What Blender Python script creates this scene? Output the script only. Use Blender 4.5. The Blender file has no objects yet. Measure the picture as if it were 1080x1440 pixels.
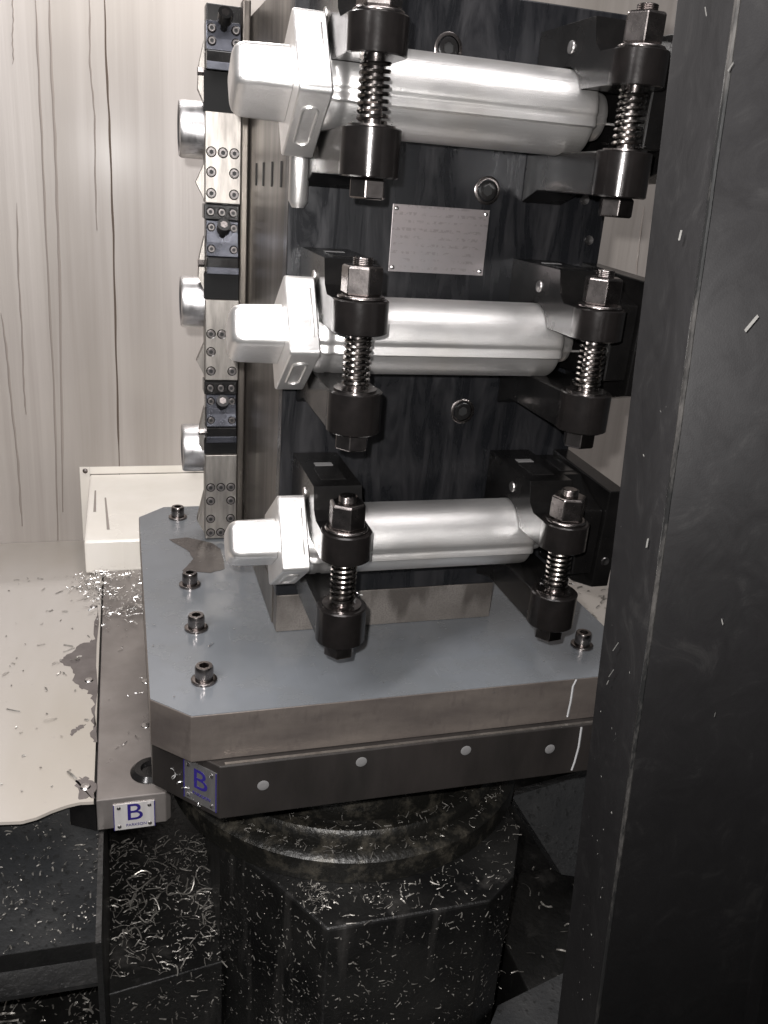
import bpy, bmesh, math, random
from mathutils import Vector, Matrix
import numpy as np
random.seed(7); rng = np.random.default_rng(7)
S = bpy.context.scene
COL = S.collection

# ------------------------------------------------------------------ camera
CAM = Vector((-0.04879, -0.69841, 0.47890)); YAW, PITCH, ROLL, FPX = 0.3080, 0.36461, 0.0788, 1210.95
FW = Vector((math.sin(YAW)*math.cos(PITCH), math.cos(YAW)*math.cos(PITCH), -math.sin(PITCH)))
_r = Vector((math.cos(YAW), -math.sin(YAW), 0)); _u = _r.cross(FW)
RT = _r*math.cos(ROLL) + _u*math.sin(ROLL); UP = -_r*math.sin(ROLL) + _u*math.cos(ROLL)
cd = bpy.data.cameras.new('camera'); cam = bpy.data.objects.new('camera', cd); COL.objects.link(cam)
cd.sensor_fit = 'VERTICAL'; cd.sensor_height = 36; cd.sensor_width = 27; cd.lens = FPX/1440*36
cd.clip_start = 0.01; cd.clip_end = 50
M = Matrix((RT, UP, -FW)).transposed().to_4x4(); M.translation = CAM; cam.matrix_world = M
S.camera = cam
S.render.resolution_x, S.render.resolution_y = 768, 1024

# ------------------------------------------------------------------ world and lamps
w = bpy.data.worlds.new('World'); S.world = w; w.use_nodes = True
w.node_tree.nodes['Background'].inputs[0].default_value = (0.95, 0.97, 1.0, 1)
w.node_tree.nodes['Background'].inputs[1].default_value = 0.04
S.view_settings.view_transform = 'Standard'; S.view_settings.look = 'None'
S.view_settings.exposure = 0.35; S.view_settings.gamma = 1.0

def lamp(name, kind, loc, power, color, target=None, **kw):
    l = bpy.data.lights.new(name, kind); l.energy = power; l.color = color
    for k, v in kw.items(): setattr(l, k, v)
    o = bpy.data.objects.new(name, l); COL.objects.link(o); o.location = loc
    if target is not None:
        o.rotation_euler = (Vector(target) - Vector(loc)).to_track_quat('-Z', 'Y').to_euler()
    return o
# the light beside the phone lens, the machine work lamps, and an added overhead fill
lamp('phone_light', 'POINT', CAM + RT*-0.022 + UP*0.03, 31, (1.0, 0.975, 0.96), shadow_soft_size=0.006)
lamp('work_lamp_rear', 'AREA', (0.06, 0.86, 1.22), 6.6, (1.0, 0.965, 0.95), (-0.02, 1.0, 0.0), shape='RECTANGLE', size=0.6, size_y=0.10)
lamp('work_lamp_front', 'AREA', (-0.58, -0.55, 1.08), 11, (1.0, 0.97, 0.965), (0.12, 0.12, 0.22), shape='RECTANGLE', size=0.14, size_y=0.6)

lamp('added_roof_fill', 'AREA', (0.15, -0.25, 1.35), 8, (1.0, 0.965, 0.965), (0.2, 0.08, 0.3), shape='RECTANGLE', size=1.0, size_y=0.35)  # added overhead fill, brightens the upper half of the castings

def ray(u, v): return FW + RT*((u-540)/FPX) - UP*((v-720)/FPX)
def at(u, v, x=None, y=None, z=None):
    d = ray(u, v)
    if x is not None: t = (x-CAM.x)/d.x
    elif y is not None: t = (y-CAM.y)/d.y
    else: t = (z-CAM.z)/d.z
    return CAM + d*t

# ------------------------------------------------------------------ materials
class NT:
    def __init__(s, name):
        s.m = bpy.data.materials.new(name); s.m.use_nodes = True; s.t = s.m.node_tree
        s.b = s.t.nodes['Principled BSDF']; s.tc = s.t.nodes.new('ShaderNodeTexCoord')
    def n(s, ty, **kw):
        q = s.t.nodes.new(ty)
        for k, v in kw.items(): setattr(q, k, v)
        return q
    def l(s, a, b): s.t.links.new(a, b)
    def noise(s, scale, vec=(1,1,1), detail=5, rough=.55, dist=0, coord='Object'):
        mp = s.n('ShaderNodeMapping'); mp.inputs['Scale'].default_value = vec
        s.l(s.tc.outputs[coord], mp.inputs[0])
        nz = s.n('ShaderNodeTexNoise'); nz.inputs['Scale'].default_value = scale
        nz.inputs['Detail'].default_value = detail; nz.inputs['Roughness'].default_value = rough
        nz.inputs['Distortion'].default_value = dist
        s.l(mp.outputs[0], nz.inputs['Vector']); return nz.outputs['Fac']
    def ramp(s, fac, stops):
        r = s.n('ShaderNodeValToRGB'); e = r.color_ramp.elements
        while len(e) < len(stops): e.new(0.5)
        for q, (p, c) in zip(e, stops):
            q.position = p; q.color = (c, c, c, 1) if isinstance(c, (int, float)) else (*c, 1)
        s.l(fac, r.inputs[0]); return r.outputs[0]
    def mix(s, fac, a, b):
        m = s.n('ShaderNodeMix', data_type='RGBA')
        for i, v in ((0, fac), (6, a), (7, b)):
            if isinstance(v, (int, float)): m.inputs[i].default_value = v if i == 0 else (v, v, v, 1)
            elif isinstance(v, tuple): m.inputs[i].default_value = (*v, 1)
            else: s.l(v, m.inputs[i])
        return m.outputs[2]
    def bump(s, h, strength, dist=.001):
        b = s.n('ShaderNodeBump'); b.inputs['Strength'].default_value = strength; b.inputs['Distance'].default_value = dist
        s.l(h, b.inputs['Height']); s.l(b.outputs[0], s.b.inputs['Normal'])
    def set(s, **kw):
        for k, v in kw.items():
            i = s.b.inputs[k]
            if isinstance(v, (int, float)): i.default_value = v
            elif isinstance(v, tuple): i.default_value = (*v, 1)
            else: s.l(v, i)
        return s.m

def metal(name, c1, c2, rough, metallic=1.0, scale=40, vec=(1,1,1), rvar=.12, bump=.15, bscale=300, coord='Object', bdist=.0004):
    t = NT(name); f = t.noise(scale, vec, coord=coord)
    g = t.noise(scale*.37, vec, coord=coord)
    col = t.mix(t.ramp(f, [(.3, 0.), (.7, 1.)]), c1, c2)
    t.bump(t.noise(bscale, vec, 3, coord=coord), bump, bdist)
    return t.set(**{'Base Color': col, 'Metallic': metallic, 'Roughness': t.ramp(g, [(.3, max(.02, rough-rvar)), (.7, rough+rvar)])})

MT = {}
def m_alu():
    t = NT('cast_aluminium'); f = t.noise(34, (.5, 1, 1), 6, .65); g = t.noise(9, detail=4); br = t.noise(420, (.05, 1, 1), 4, .6); gr = t.noise(1100, detail=2)
    col = t.mix(t.ramp(f, [(.3, 0.), (.7, 1.)]), (.90, .885, .87), (.76, .742, .728))
    col = t.mix(t.ramp(g, [(.50, 0.), (.72, .5)]), col, (.74, .69, .63))
    ad = t.n('ShaderNodeMath', operation='ADD'); t.l(br, ad.inputs[0]); t.l(gr, ad.inputs[1])
    t.bump(ad.outputs[0], .38, .0005)
    return t.set(**{'Base Color': col, 'Metallic': .92, 'Roughness': t.ramp(f, [(.3, .29), (.7, .43)])})
MT['alu'] = m_alu()
MT['alu_turned'] = metal('turned_aluminium', (.52, .51, .51), (.44, .43, .435), .36, 1.0, 60, (4, 1, 1))
MT['oxide'] = metal('black_oxide_steel', (.009, .0088, .009), (.016, .015, .0148), .22, .3, 45, rvar=.1, bump=.1)
MT['oxide_dull'] = metal('black_steel_jaw', (.0042, .004, .004), (.009, .0084, .0082), .24, .3, 35, rvar=.1, bump=.12)
MT['boss'] = metal('browned_steel', (.018, .0155, .015), (.0095, .0085, .0082), .20, .5, 50, rvar=.06)
MT['nut'] = metal('oiled_nut_steel', (.32, .29, .28), (.17, .155, .15), .24, 1.0, 80, rvar=.08)
MT['screw'] = metal('small_screw_steel', (.20, .185, .18), (.11, .10, .098), .34, .7, 80)
MT['spring'] = metal('spring_steel', (.24, .22, .205), (.12, .108, .10), .2, 1.0, 90)
MT['bright'] = metal('bright_steel', (.62, .60, .59), (.46, .44, .43), .25, 1.0, 60)
MT['steel'] = metal('ground_steel', (.34, .318, .292), (.22, .205, .19), .42, .9, 60, (3, 3, .5), rvar=.08)
MT['chip'] = metal('aluminium_chip', (.85, .84, .83), (.7, .69, .68), .25, 1.0, 60)
MT['dark_chip'] = metal('oily_chip', (.40, .38, .35), (.16, .15, .135), .38, .6, 60)
MT['dust_chip'] = metal('white_chip', (.42, .41, .39), (.3, .29, .275), .5, 0.2, 60)

def m_side():      # ground tombstone flank with vertical oily runs
    t = NT('tombstone_flank_steel'); a = t.noise(60, (1, 1, .03), 6); b = t.noise(9, (1, 1, .25), 4); c = t.noise(220, (1, 1, .02), 3)
    col = t.mix(t.ramp(a, [(.35, 0.), (.65, 1.)]), (.075, .066, .058), (.20, .178, .155))
    col = t.mix(t.ramp(b, [(.40, 0.), (.62, .8)]), col, (.06, .053, .049))
    t.bump(c, .2, .0004)
    return t.set(**{'Base Color': col, 'Metallic': .85, 'Roughness': t.ramp(b, [(.3, .28), (.7, .45)])})
MT['flank'] = m_side()
def m_pedestal():
    t = NT('pedestal_steel_with_oil_runs'); a = t.noise(34, (1, 0, .25), 3, .5, .3); b = t.noise(500, (1, 1, 1), 2); c = t.noise(18, detail=4)
    sp = t.n('ShaderNodeSeparateXYZ'); t.l(t.tc.outputs['Object'], sp.inputs[0])
    mr = t.n('ShaderNodeMapRange'); t.l(sp.outputs['Z'], mr.inputs[0]); mr.inputs[1].default_value = 0; mr.inputs[2].default_value = .046; mr.inputs[3].default_value = -.16; mr.inputs[4].default_value = .10
    ad = t.n('ShaderNodeMath', operation='ADD'); t.l(a, ad.inputs[0]); t.l(mr.outputs[0], ad.inputs[1])
    col = t.mix(t.ramp(c, [(.35, 0.), (.65, 1.)]), (.25, .228, .21), (.17, .153, .14))
    col = t.mix(t.ramp(b, [(.45, 0.), (.6, .5)]), col, (.14, .127, .115))
    col = t.mix(t.ramp(ad.outputs[0], [(.47, 0.), (.62, .7)]), col, (.06, .051, .045))
    t.bump(b, .2, .0004)
    return t.set(**{'Base Color': col, 'Metallic': .5, 'Roughness': .42})
MT['pedestal'] = m_pedestal()
def m_black_plate():
    t = NT('oily_black_fixture_face'); a = t.noise(34, (1, 1, .16), 7, .68, 1.0); b = t.noise(6, (1, 1, .6), 3); g = t.noise(500, (1, 1, .1), 2)
    run = t.ramp(a, [(.44, 0.), (.64, 1.)])
    col = t.mix(run, (.0085, .009, .0105), (.022, .0215, .0235))
    col = t.mix(t.ramp(b, [(.45, 0.), (.75, .6)]), col, (.013, .0138, .0165))
    t.bump(g, .08, .0003)
    return t.set(**{'Base Color': col, 'Metallic': .35, 'Roughness': t.mix(run, .26, .46)})
MT['black_plate'] = m_black_plate()
def m_plate_top():
    t = NT('wet_grey_plate_top'); a = t.noise(7, detail=4); b = t.noise(45, detail=5); c = t.noise(160, detail=3)
    col = t.mix(t.ramp(a, [(.3, 0.), (.7, 1.)]), (.155, .166, .182), (.120, .127, .134))
    p = t.noise(16, detail=6, rough=.6, dist=.4)
    col = t.mix(t.ramp(p, [(.50, 0.), (.54, .35)]), col, (.13, .135, .14))
    sc_ = t.noise(240, (1, .04, 1), 4, .7); col = t.mix(t.ramp(sc_, [(.66, 0.), (.70, .3)]), col, (.30, .31, .32))
    gr_ = t.noise(120, detail=5, rough=.7); col = t.mix(t.ramp(gr_, [(.66, 0.), (.72, .6)]), col, (.06, .055, .05))
    t.bump(t.ramp(a, [(.2, 0.), (.8, 1.)]), .12, .004)
    return t.set(**{'Base Color': col, 'Metallic': .0, 'Roughness': t.mix(t.ramp(p, [(.50, 0.), (.54, 1.)]), .13, t.ramp(b, [(.35, .22), (.7, .34)])), 'Specular IOR Level': .7})
MT['plate_top'] = m_plate_top()
def m_plate_edge():
    t = NT('plate_edge_steel'); a = t.noise(22, (.35, .35, 1.2), 6); b = t.noise(90, (1, 1, .4), 4); c = t.noise(600, detail=2)
    col = t.mix(t.ramp(a, [(.35, 0.), (.68, 1.)]), (.205, .177, .157), (.12, .102, .094))
    col = t.mix(t.ramp(b, [(.55, 0.), (.75, .5)]), col, (.065, .054, .05))
    t.bump(c, .25, .0005)
    return t.set(**{'Base Color': col, 'Metallic': .6, 'Roughness': t.ramp(b, [(.3, .36), (.7, .52)])})
MT['plate_edge'] = m_plate_edge()
MT['pallet'] = metal('dark_pallet_steel', (.020, .018, .0168), (.038, .033, .031), .42, .4, 24, (1, 1, .3), bump=.2, bscale=400)
def m_wall():
    t = NT('coolant_streaked_wall_paint'); a = t.noise(11, (1, 1, .035), 7, .6, .15); b = t.noise(48, (1, 1, .02), 5, .6); c = t.noise(2.2, detail=3); d = t.noise(120, (1, 1, .02), 3)
    col = t.mix(t.ramp(a, [(.36, 0.), (.66, 1.)]), (.43, .394, .368), (.315, .284, .258))
    col = t.mix(t.ramp(b, [(.50, 0.), (.74, .38)]), col, (.235, .205, .182))
    col = t.mix(t.ramp(c, [(.45, 0.), (.7, .3)]), col, (.50, .46, .41))
    t.bump(d, .35, .0010)
    return t.set(**{'Base Color': col, 'Roughness': t.ramp(a, [(.3, .36), (.7, .5)]), 'Coat Weight': .12, 'Coat Roughness': .2})
MT['wall'] = m_wall()
MT['streak'] = NT('wet_brown_streak').set(**{'Base Color': (.13, .103, .085), 'Roughness': .12, 'Specular IOR Level': .7})
MT['streak_pale'] = NT('pale_brown_streak').set(**{'Base Color': (.31, .275, .25), 'Roughness': .2})
def m_cream():
    t = NT('cream_sheet_paint'); a = t.noise(5, (1, .22, 1), 4); b = t.noise(90, detail=4); c = t.noise(24, detail=4)
    col = t.mix(t.ramp(a, [(.35, 0.), (.7, 1.)]), (.46, .43, .404), (.37, .336, .293))
    col = t.mix(t.ramp(b, [(.66, 0.), (.74, .35)]), col, (.30, .27, .25))
    t.bump(c, .1, .002)
    return t.set(**{'Base Color': col, 'Roughness': .3})
MT['cream'] = m_cream()
MT['box'] = metal('pale_box_paint', (.84, .80, .74), (.78, .74, .67), .35, 0, 18, (1, 1, .2), bump=.1)
MT['oil_film'] = metal('oil_film', (.17, .15, .145), (.12, .105, .10), .16, .2, 40)
MT['stain'] = metal('dry_brown_mark', (.085, .072, .066), (.062, .054, .05), .24, .2, 90, rvar=.05)
MT['bar'] = metal('worn_bar_steel', (.30, .275, .26), (.20, .18, .17), .36, .6, 14, bump=.15)
def m_dark():
    t = NT('wet_black_casting'); a = t.noise(9, detail=6); b = t.noise(160, detail=4); c = t.noise(30, (1, 1, .12), 4)
    col = t.mix(t.ramp(a, [(.4, 0.), (.7, 1.)]), (.004, .004, .004), (.012, .0116, .0108))
    col = t.mix(t.ramp(c, [(.58, 0.), (.74, .8)]), col, (.036, .034, .032))
    t.bump(b, .5, .002)
    return t.set(**{'Base Color': col, 'Roughness': t.ramp(a, [(.3, .25), (.7, .5)])})
MT['dark'] = m_dark()
def m_chute():
    t = NT('wet_grey_chute'); a = t.noise(110, (1, 1, 1), 4); b = t.noise(12, detail=4)
    col = t.mix(t.ramp(b, [(.35, 0.), (.7, 1.)]), (.026, .027, .0285), (.044, .044, .044))
    col = t.mix(t.ramp(a, [(.58, 0.), (.64, .9)]), col, (.02, .02, .02))
    t.bump(a, .7, .0035)
    return t.set(**{'Base Color': col, 'Roughness': t.ramp(b, [(.35, .2), (.7, .34)])})
MT['chute'] = m_chute()
def m_ring():
    t = NT('oily_tan_ring'); a = t.noise(40, detail=6, rough=.7); b = t.noise(150, detail=4)
    col = t.mix(t.ramp(a, [(.50, 0.), (.66, 1.)]), (.012, .0115, .010), (.060, .054, .043))
    t.bump(b, .6, .002)
    return t.set(**{'Base Color': col, 'Roughness': .35, 'Metallic': .3})
MT['ring'] = m_ring()
def m_pillar():
    t = NT('dark_pillar_paint'); a = t.noise(6, (1, 1, .5), 5); b = t.noise(24, detail=7, rough=.7, dist=1.5); c = t.noise(900, detail=2)
    col = t.mix(t.ramp(a, [(.3, 0.), (.7, 1.)]), (.0056, .0053, .0055), (.0092, .0087, .009))
    col = t.mix(t.ramp(b, [(.57, 0.), (.80, .5)]), col, (.022, .021, .020))
    t.bump(c, .12, .0004)
    return t.set(**{'Base Color': col, 'Roughness': t.ramp(b, [(.35, .42), (.7, .58)]), 'Specular IOR Level': .26})
MT['pillar'] = m_pillar()
def m_edge_highlight():  # bend highlight put into the pale tone of the worn edge
    t = NT('highlit_edge_paint'); a = t.noise(34, (1, 1, .3), 6, .75)
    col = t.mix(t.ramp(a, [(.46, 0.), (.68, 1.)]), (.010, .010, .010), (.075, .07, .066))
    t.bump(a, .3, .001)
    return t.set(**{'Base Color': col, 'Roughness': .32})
MT['worn'] = m_edge_highlight()
MT['painted_dark'] = NT('painted_dark_tone').set(**{'Base Color': (.006, .006, .006), 'Roughness': .6})  # painted dark for bolt socket shade and the flank's reflection dashes
MT['gap_shade_black'] = NT('gap_shade_black').set(**{'Base Color': (.003, .003, .0032), 'Roughness': .6, 'Specular IOR Level': .2})  # near-black colour standing in for shade in the rail gaps
MT['module'] = metal('blued_stop_steel', (.085, .088, .105), (.05, .052, .062), .3, .7, 60)
MT['label_shaded'] = metal('shaded_label_plate', (.20, .195, .195), (.15, .145, .145), .3, .6, 150, (1, 1, .2), bump=.05)  # darker copy of the label plate, its shade put into the colour
MT['label'] = metal('satin_label_plate', (.66, .64, .63), (.56, .54, .53), .34, .35, 150, (1, 1, .2), bump=.05)
MT['ink'] = NT('blue_black_ink').set(**{'Base Color': (.020, .013, .13), 'Roughness': .4})
MT['plug'] = NT('grey_plug').set(**{'Base Color': (.15, .147, .147), 'Roughness': .4})
MT['white_film'] = NT('dried_coolant').set(**{'Base Color': (.34, .34, .345), 'Roughness': .35})
def m_name():
    t = NT('etched_name_plate'); a = t.noise(14, detail=4)
    sp = t.n('ShaderNodeSeparateXYZ'); t.l(t.tc.outputs['Object'], sp.inputs[0])
    w = t.n('ShaderNodeMath', operation='MULTIPLY'); t.l(sp.outputs['Z'], w.inputs[0]); w.inputs[1].default_value = 2*math.pi/.0072
    sn = t.n('ShaderNodeMath', operation='SINE'); t.l(w.outputs[0], sn.inputs[0])
    rows_ = t.ramp(sn.outputs[0], [(.1, 0.), (.45, 1.)])
    fine = t.ramp(t.noise(330, (1, 1, .9), 2), [(.47, 0.), (.55, 1.)]); big = t.ramp(t.noise(55, (1, 1, 2), 2), [(.42, 0.), (.5, 1.)])
    m1 = t.n('ShaderNodeMath', operation='MULTIPLY'); t.l(rows_, m1.inputs[0]); t.l(fine, m1.inputs[1])
    m2 = t.n('ShaderNodeMath', operation='MULTIPLY'); t.l(m1.outputs[0], m2.inputs[0]); t.l(big, m2.inputs[1])
    m3 = t.n('ShaderNodeMath', operation='MULTIPLY'); t.l(m2.outputs[0], m3.inputs[0]); m3.inputs[1].default_value = .38
    col = t.mix(t.ramp(a, [(.35, 0.), (.7, 1.)]), (.33, .295, .295), (.24, .228, .232))
    col = t.mix(m3.outputs[0], col, (.15, .13, .13))
    return t.set(**{'Base Color': col, 'Metallic': .75, 'Roughness': t.ramp(a, [(.3, .3), (.7, .45)])})
MT['name'] = m_name()

# ------------------------------------------------------------------ mesh helpers
def tag(o, label=None, cat=None, group=None, kind=None):
    if label: o['label'] = label
    if cat: o['category'] = cat
    if group: o['group'] = group
    if kind: o['kind'] = kind
    return o
def empty(name, loc, label, cat, group=None):
    o = bpy.data.objects.new(name, None); COL.objects.link(o); o.location = loc; o.empty_display_size = .02
    return tag(o, label, cat, group)
def link(name, me, mat, parent=None, loc=None):
    o = bpy.data.objects.new(name, me); COL.objects.link(o)
    if mat is not None and not me.materials: me.materials.append(MT[mat])
    if parent is not None:
        o.parent = parent
    if loc is not None: o.location = loc
    return o
class MB:
    def __init__(s): s.v = []; s.f = []; s.sm = []
    def add(s, vs, fs, smooth=False):
        k = len(s.v); s.v += [tuple(p) for p in vs]; s.f += [tuple(i+k for i in f) for f in fs]; s.sm += [smooth]*len(fs)
        return s
    def box(s, a, b):
        x0, y0, z0 = a; x1, y1, z1 = b
        return s.add([(x0,y0,z0),(x1,y0,z0),(x1,y1,z0),(x0,y1,z0),(x0,y0,z1),(x1,y0,z1),(x1,y1,z1),(x0,y1,z1)],
                     [(0,3,2,1),(4,5,6,7),(0,1,5,4),(1,2,6,5),(2,3,7,6),(3,0,4,7)])
    def prism(s, poly, lo, hi, axis='z'):
        n = len(poly)
        def P(p, h): return {'z': (p[0], p[1], h), 'x': (h, p[0], p[1]), 'y': (p[0], h, p[1])}[axis]
        vs = [P(p, lo) for p in poly] + [P(p, hi) for p in poly]
        fs = [tuple(range(n))[::-1], tuple(range(n, 2*n))] + [(i, (i+1) % n, n+(i+1) % n, n+i) for i in range(n)]
        return s.add(vs, fs)
    def lathe(s, prof, c, axis='z', n=32, cap=True, phase=0., smooth=True):
        vs = []
        def P(h, r, a):
            x, y = r*math.cos(a), r*math.sin(a)
            return {'z': (c[0]+x, c[1]+y, c[2]+h), 'x': (c[0]+h, c[1]+x, c[2]+y), 'y': (c[0]+x, c[1]+h, c[2]-y)}[axis]
        for h, r in prof:
            vs += [P(h, r, phase+2*math.pi*i/n) for i in range(n)]
        fs = []
        for k in range(len(prof)-1):
            fs += [(k*n+i, k*n+(i+1) % n, (k+1)*n+(i+1) % n, (k+1)*n+i) for i in range(n)]
        s.add(vs, fs, smooth)
        k = len(s.v)-len(vs)
        if cap:
            s.f += [tuple(k+i for i in range(n))[::-1], tuple(k+len(vs)-n+i for i in range(n))]; s.sm += [False, False]
        return s
    def loft(s, rings, cap=True, smooth=True):
        n = len(rings[0]); vs = [p for r in rings for p in r]; fs = []
        for k in range(len(rings)-1):
            fs += [(k*n+i, k*n+(i+1) % n, (k+1)*n+(i+1) % n, (k+1)*n+i) for i in range(n)]
        k = len(s.v); s.add(vs, fs, smooth)
        if cap:
            s.f += [tuple(k+i for i in range(n))[::-1], tuple(k+len(vs)-n+i for i in range(n))]; s.sm += [False, False]
        return s
    def tube(s, pts, r, n=8, smooth=True):
        rings = []; pts = [Vector(p) for p in pts]; prev = None
        for i, p in enumerate(pts):
            d = (pts[min(i+1, len(pts)-1)]-pts[max(i-1, 0)]).normalized()
            ref = Vector((0, 0, 1)) if prev is None and abs(d.z) < .9 else (Vector((1, 0, 0)) if prev is None else prev)
            a = (ref - d*ref.dot(d)).normalized(); b = d.cross(a); prev = a
            rings.append([tuple(p + a*(r*math.cos(2*math.pi*j/n)) + b*(r*math.sin(2*math.pi*j/n))) for j in range(n)])
        return s.loft(rings, True, smooth)
    def build(s, name, mat, parent=None, bevel=0, seg=2, angle=35, loc=None, auto=None):
        me = bpy.data.meshes.new(name); me.from_pydata(s.v, [], s.f)
        me.polygons.foreach_set('use_smooth', s.sm)
        bm = bmesh.new(); bm.from_mesh(me)
        bmesh.ops.recalc_face_normals(bm, faces=bm.faces)
        if bevel:
            es = [e for e in bm.edges if len(e.link_faces) == 2 and e.calc_face_angle(0) > math.radians(angle)]
            bmesh.ops.bevel(bm, geom=es, offset=bevel, segments=seg, profile=.5, affect='EDGES', clamp_overlap=True)
        for e in bm.edges:
            if len(e.link_faces) == 2 and e.calc_face_angle(0) > math.radians(auto or 40): e.smooth = False
        bm.to_mesh(me); bm.free(); me.update()
        return link(name, me, mat, parent, loc)
def arc(cx, cy, r, a0, a1, n):
    return [(cx+r*math.cos(math.radians(a0+(a1-a0)*i/n)), cy+r*math.sin(math.radians(a0+(a1-a0)*i/n))) for i in range(n+1)]
def rrect(hw, hh, r, n=6):
    o = []
    for sx, sy, a in ((1, 1, 0), (-1, 1, 90), (-1, -1, 180), (1, -1, 270)):
        o += arc(sx*(hw-r), sy*(hh-r), r, a, a+90, n)
    return o
def copy_part(o, parent, loc=None):
    c = o.copy(); COL.objects.link(c); c.parent = parent
    if loc is not None: c.location = loc
    return c
def hexprof(m, c, af, h0, h1, chamfer=True, phase=0.0, axis='z'):
    R = af/math.sqrt(3)
    if chamfer: prof = [(h0, R*.93), (h0+af*.06, R), (h1-af*.06, R), (h1, R*.88)]
    else: prof = [(h0, R), (h1, R)]
    return m.lathe(prof, c, axis, 6, True, phase, False)

_bolt = {}
def socket_bolt(parent, loc, R=.010, H=.013, washer=True, axis='z', mat='nut'):
    """socket head cap screw with a hex socket; origin where it sits; axis z up, or -y toward the viewer"""
    key = (R, H, axis, mat)
    if key not in _bolt:
        m = MB(); n = 24; sg = 1
        # cap with a knurled rim and a hollow hex socket
        rh = R*.56
        prof = [(0, R*.97), (H*.08, R), (H*.86, R), (H, R*.9)]
        vs = []; 
        for h, r in prof: vs += [(r*math.cos(2*math.pi*i/n), r*math.sin(2*math.pi*i/n), h) for i in range(n)]
        def hexr(a):
            a = (a+math.pi/6) % (math.pi/3)-math.pi/6; return rh*.9/math.cos(a)
        for h, f in ((H, 1.0), (H*.4, 1.0)):
            vs += [(f*hexr(2*math.pi*i/n)*math.cos(2*math.pi*i/n), f*hexr(2*math.pi*i/n)*math.sin(2*math.pi*i/n), h) for i in range(n)]
        fs = [(k*n+i, k*n+(i+1) % n, (k+1)*n+(i+1) % n, (k+1)*n+i) for k in range(5) for i in range(n)]
        fs += [tuple(5*n+i for i in range(n)), tuple(range(n))[::-1]]
        if axis == '-y': vs = [(x, -z, y) for x, y, z in vs]
        m.add(vs, fs, True); b = m.build('bolt', mat, auto=28)
        me = b.data
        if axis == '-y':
            me.materials.append(MT['painted_dark'])  # socket walls and floor coloured dark in place of recess shade
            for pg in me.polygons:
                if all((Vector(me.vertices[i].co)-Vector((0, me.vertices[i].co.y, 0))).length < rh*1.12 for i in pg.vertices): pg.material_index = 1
        bpy.data.objects.remove(b)
        wm = None
        if washer:
            q = MB(); q.lathe([(0, R*1.42), (.0022, R*1.42), (.003, R*1.3), (.003, R*1.05)], (0, 0, 0), 'z', 28); wb = q.build('washer', 'nut'); wm = wb.data; bpy.data.objects.remove(wb)
        _bolt[key] = (me, wm)
    me, wm = _bolt[key]
    b = link('bolt', me, None, parent, (loc[0], loc[1], loc[2]+(.003 if washer else 0)))
    if washer and wm: link('washer', wm, None, b, (0, 0, -.003))
    return b

# ------------------------------------------------------------------ the setting
YW = 1.12
wm = MB(); wm.box((-1.6, YW, -.9), (2.6, YW+.03, 2.0))
wall = tag(wm.build('wall', 'wall'), kind='structure')
def streak(pts, width, mat):
    m = MB(); L = []; Rr = []
    P = [at(u, v, y=YW) for u, v in pts]
    n = 60; S_ = []
    for i in range(n+1):
        t = i/n*(len(P)-1); k = min(int(t), len(P)-2); S_.append(P[k].lerp(P[k+1], t-k))
    vs = []
    for i, p in enumerate(S_):
        ww = width*.62*(.75+.3*math.sin(i*.31+width*9e3)**2)*(min(1, (i+2)/10))*(1 if i < n-3 else .6)
        dx = .0007*math.sin(i*.21+width*5e3)+.0004*math.sin(i*.83+width*3e3)
        vs += [(p.x-ww+dx, YW-.0002, p.z), (p.x+dx, YW-.0016, p.z), (p.x+ww+dx, YW-.0002, p.z)]
    fs = []
    for i in range(n): fs += [(3*i, 3*i+1, 3*i+4, 3*i+3), (3*i+1, 3*i+2, 3*i+5, 3*i+4)]
    m.add(vs, fs, True); return m.build('coolant_streak', mat, wall)
streak([(147, -30), (150, 100), (154, 190), (160, 330), (163, 500), (168, 668)], .0032, 'streak')
streak([(125, -20), (127, 90), (133, 170), (136, 324)], .0026, 'streak_pale')
streak([(68, -20), (74, 120), (78, 230), (84, 370), (88, 720)], .0042, 'streak_pale')
streak([(50, -20), (55, 130), (64, 300), (76, 560), (82, 760)], .0034, 'streak_pale')
streak([(23, 285), (27, 400), (33, 520), (36, 583)], .0028, 'streak_pale')
streak([(2, 440), (12, 520), (24, 640), (32, 740)], .0036, 'streak_pale')
streak([(18, -20), (18, 90)], .0018, 'streak_pale')
streak([(905, 290), (893, 400), (884, 470)], .004, 'streak_pale')

# sloping sump floor far below
fm = MB(); fm.box((-1.6, -1.2, -.66), (2.6, YW, -.62)); floor = tag(fm.build('floor', 'dark'), kind='structure')

# chip guard sheet on the left, falling towards the wall
ZB = -.198
def sheet_z(y): return ZB+.001 if y < .72 else ZB+.001 - (y-.72)*.235
gs = empty('chip_guard_sheet', (-.4, .4, ZB), 'cream painted sheet metal cover sloping to the wall beside steel bar', 'sheet')
def sheetmesh(xfun0, xfun1, ys, th=.004, nx=24):
    m = MB(); vs = []
    for y in ys:
        a, b = xfun0(y), xfun1(y)
        for i in range(nx+1):
            x = a+(b-a)*i/nx
            vs.append((x, y, sheet_z(y)))
    k = len(vs); vs += [(x, y, z-th) for x, y, z in vs]
    ny = len(ys); W = nx+1; fs = []
    for j in range(ny-1):
        for i in range(nx):
            q = j*W+i; fs += [(q, q+1, q+W+1, q+W), (k+q, k+q+W, k+q+W+1, k+q+1)]
    for i in range(nx): fs += [(i, k+i, k+i+1, i+1), ((ny-1)*W+i, (ny-1)*W+i+1, k+(ny-1)*W+i+1, k+(ny-1)*W+i)]
    for j in range(ny-1): fs += [(j*W, (j+1)*W, k+(j+1)*W, k+j*W), (j*W+nx, k+j*W+nx, k+(j+1)*W+nx, (j+1)*W+nx)]
    return m.add(vs, fs, True)
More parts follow.
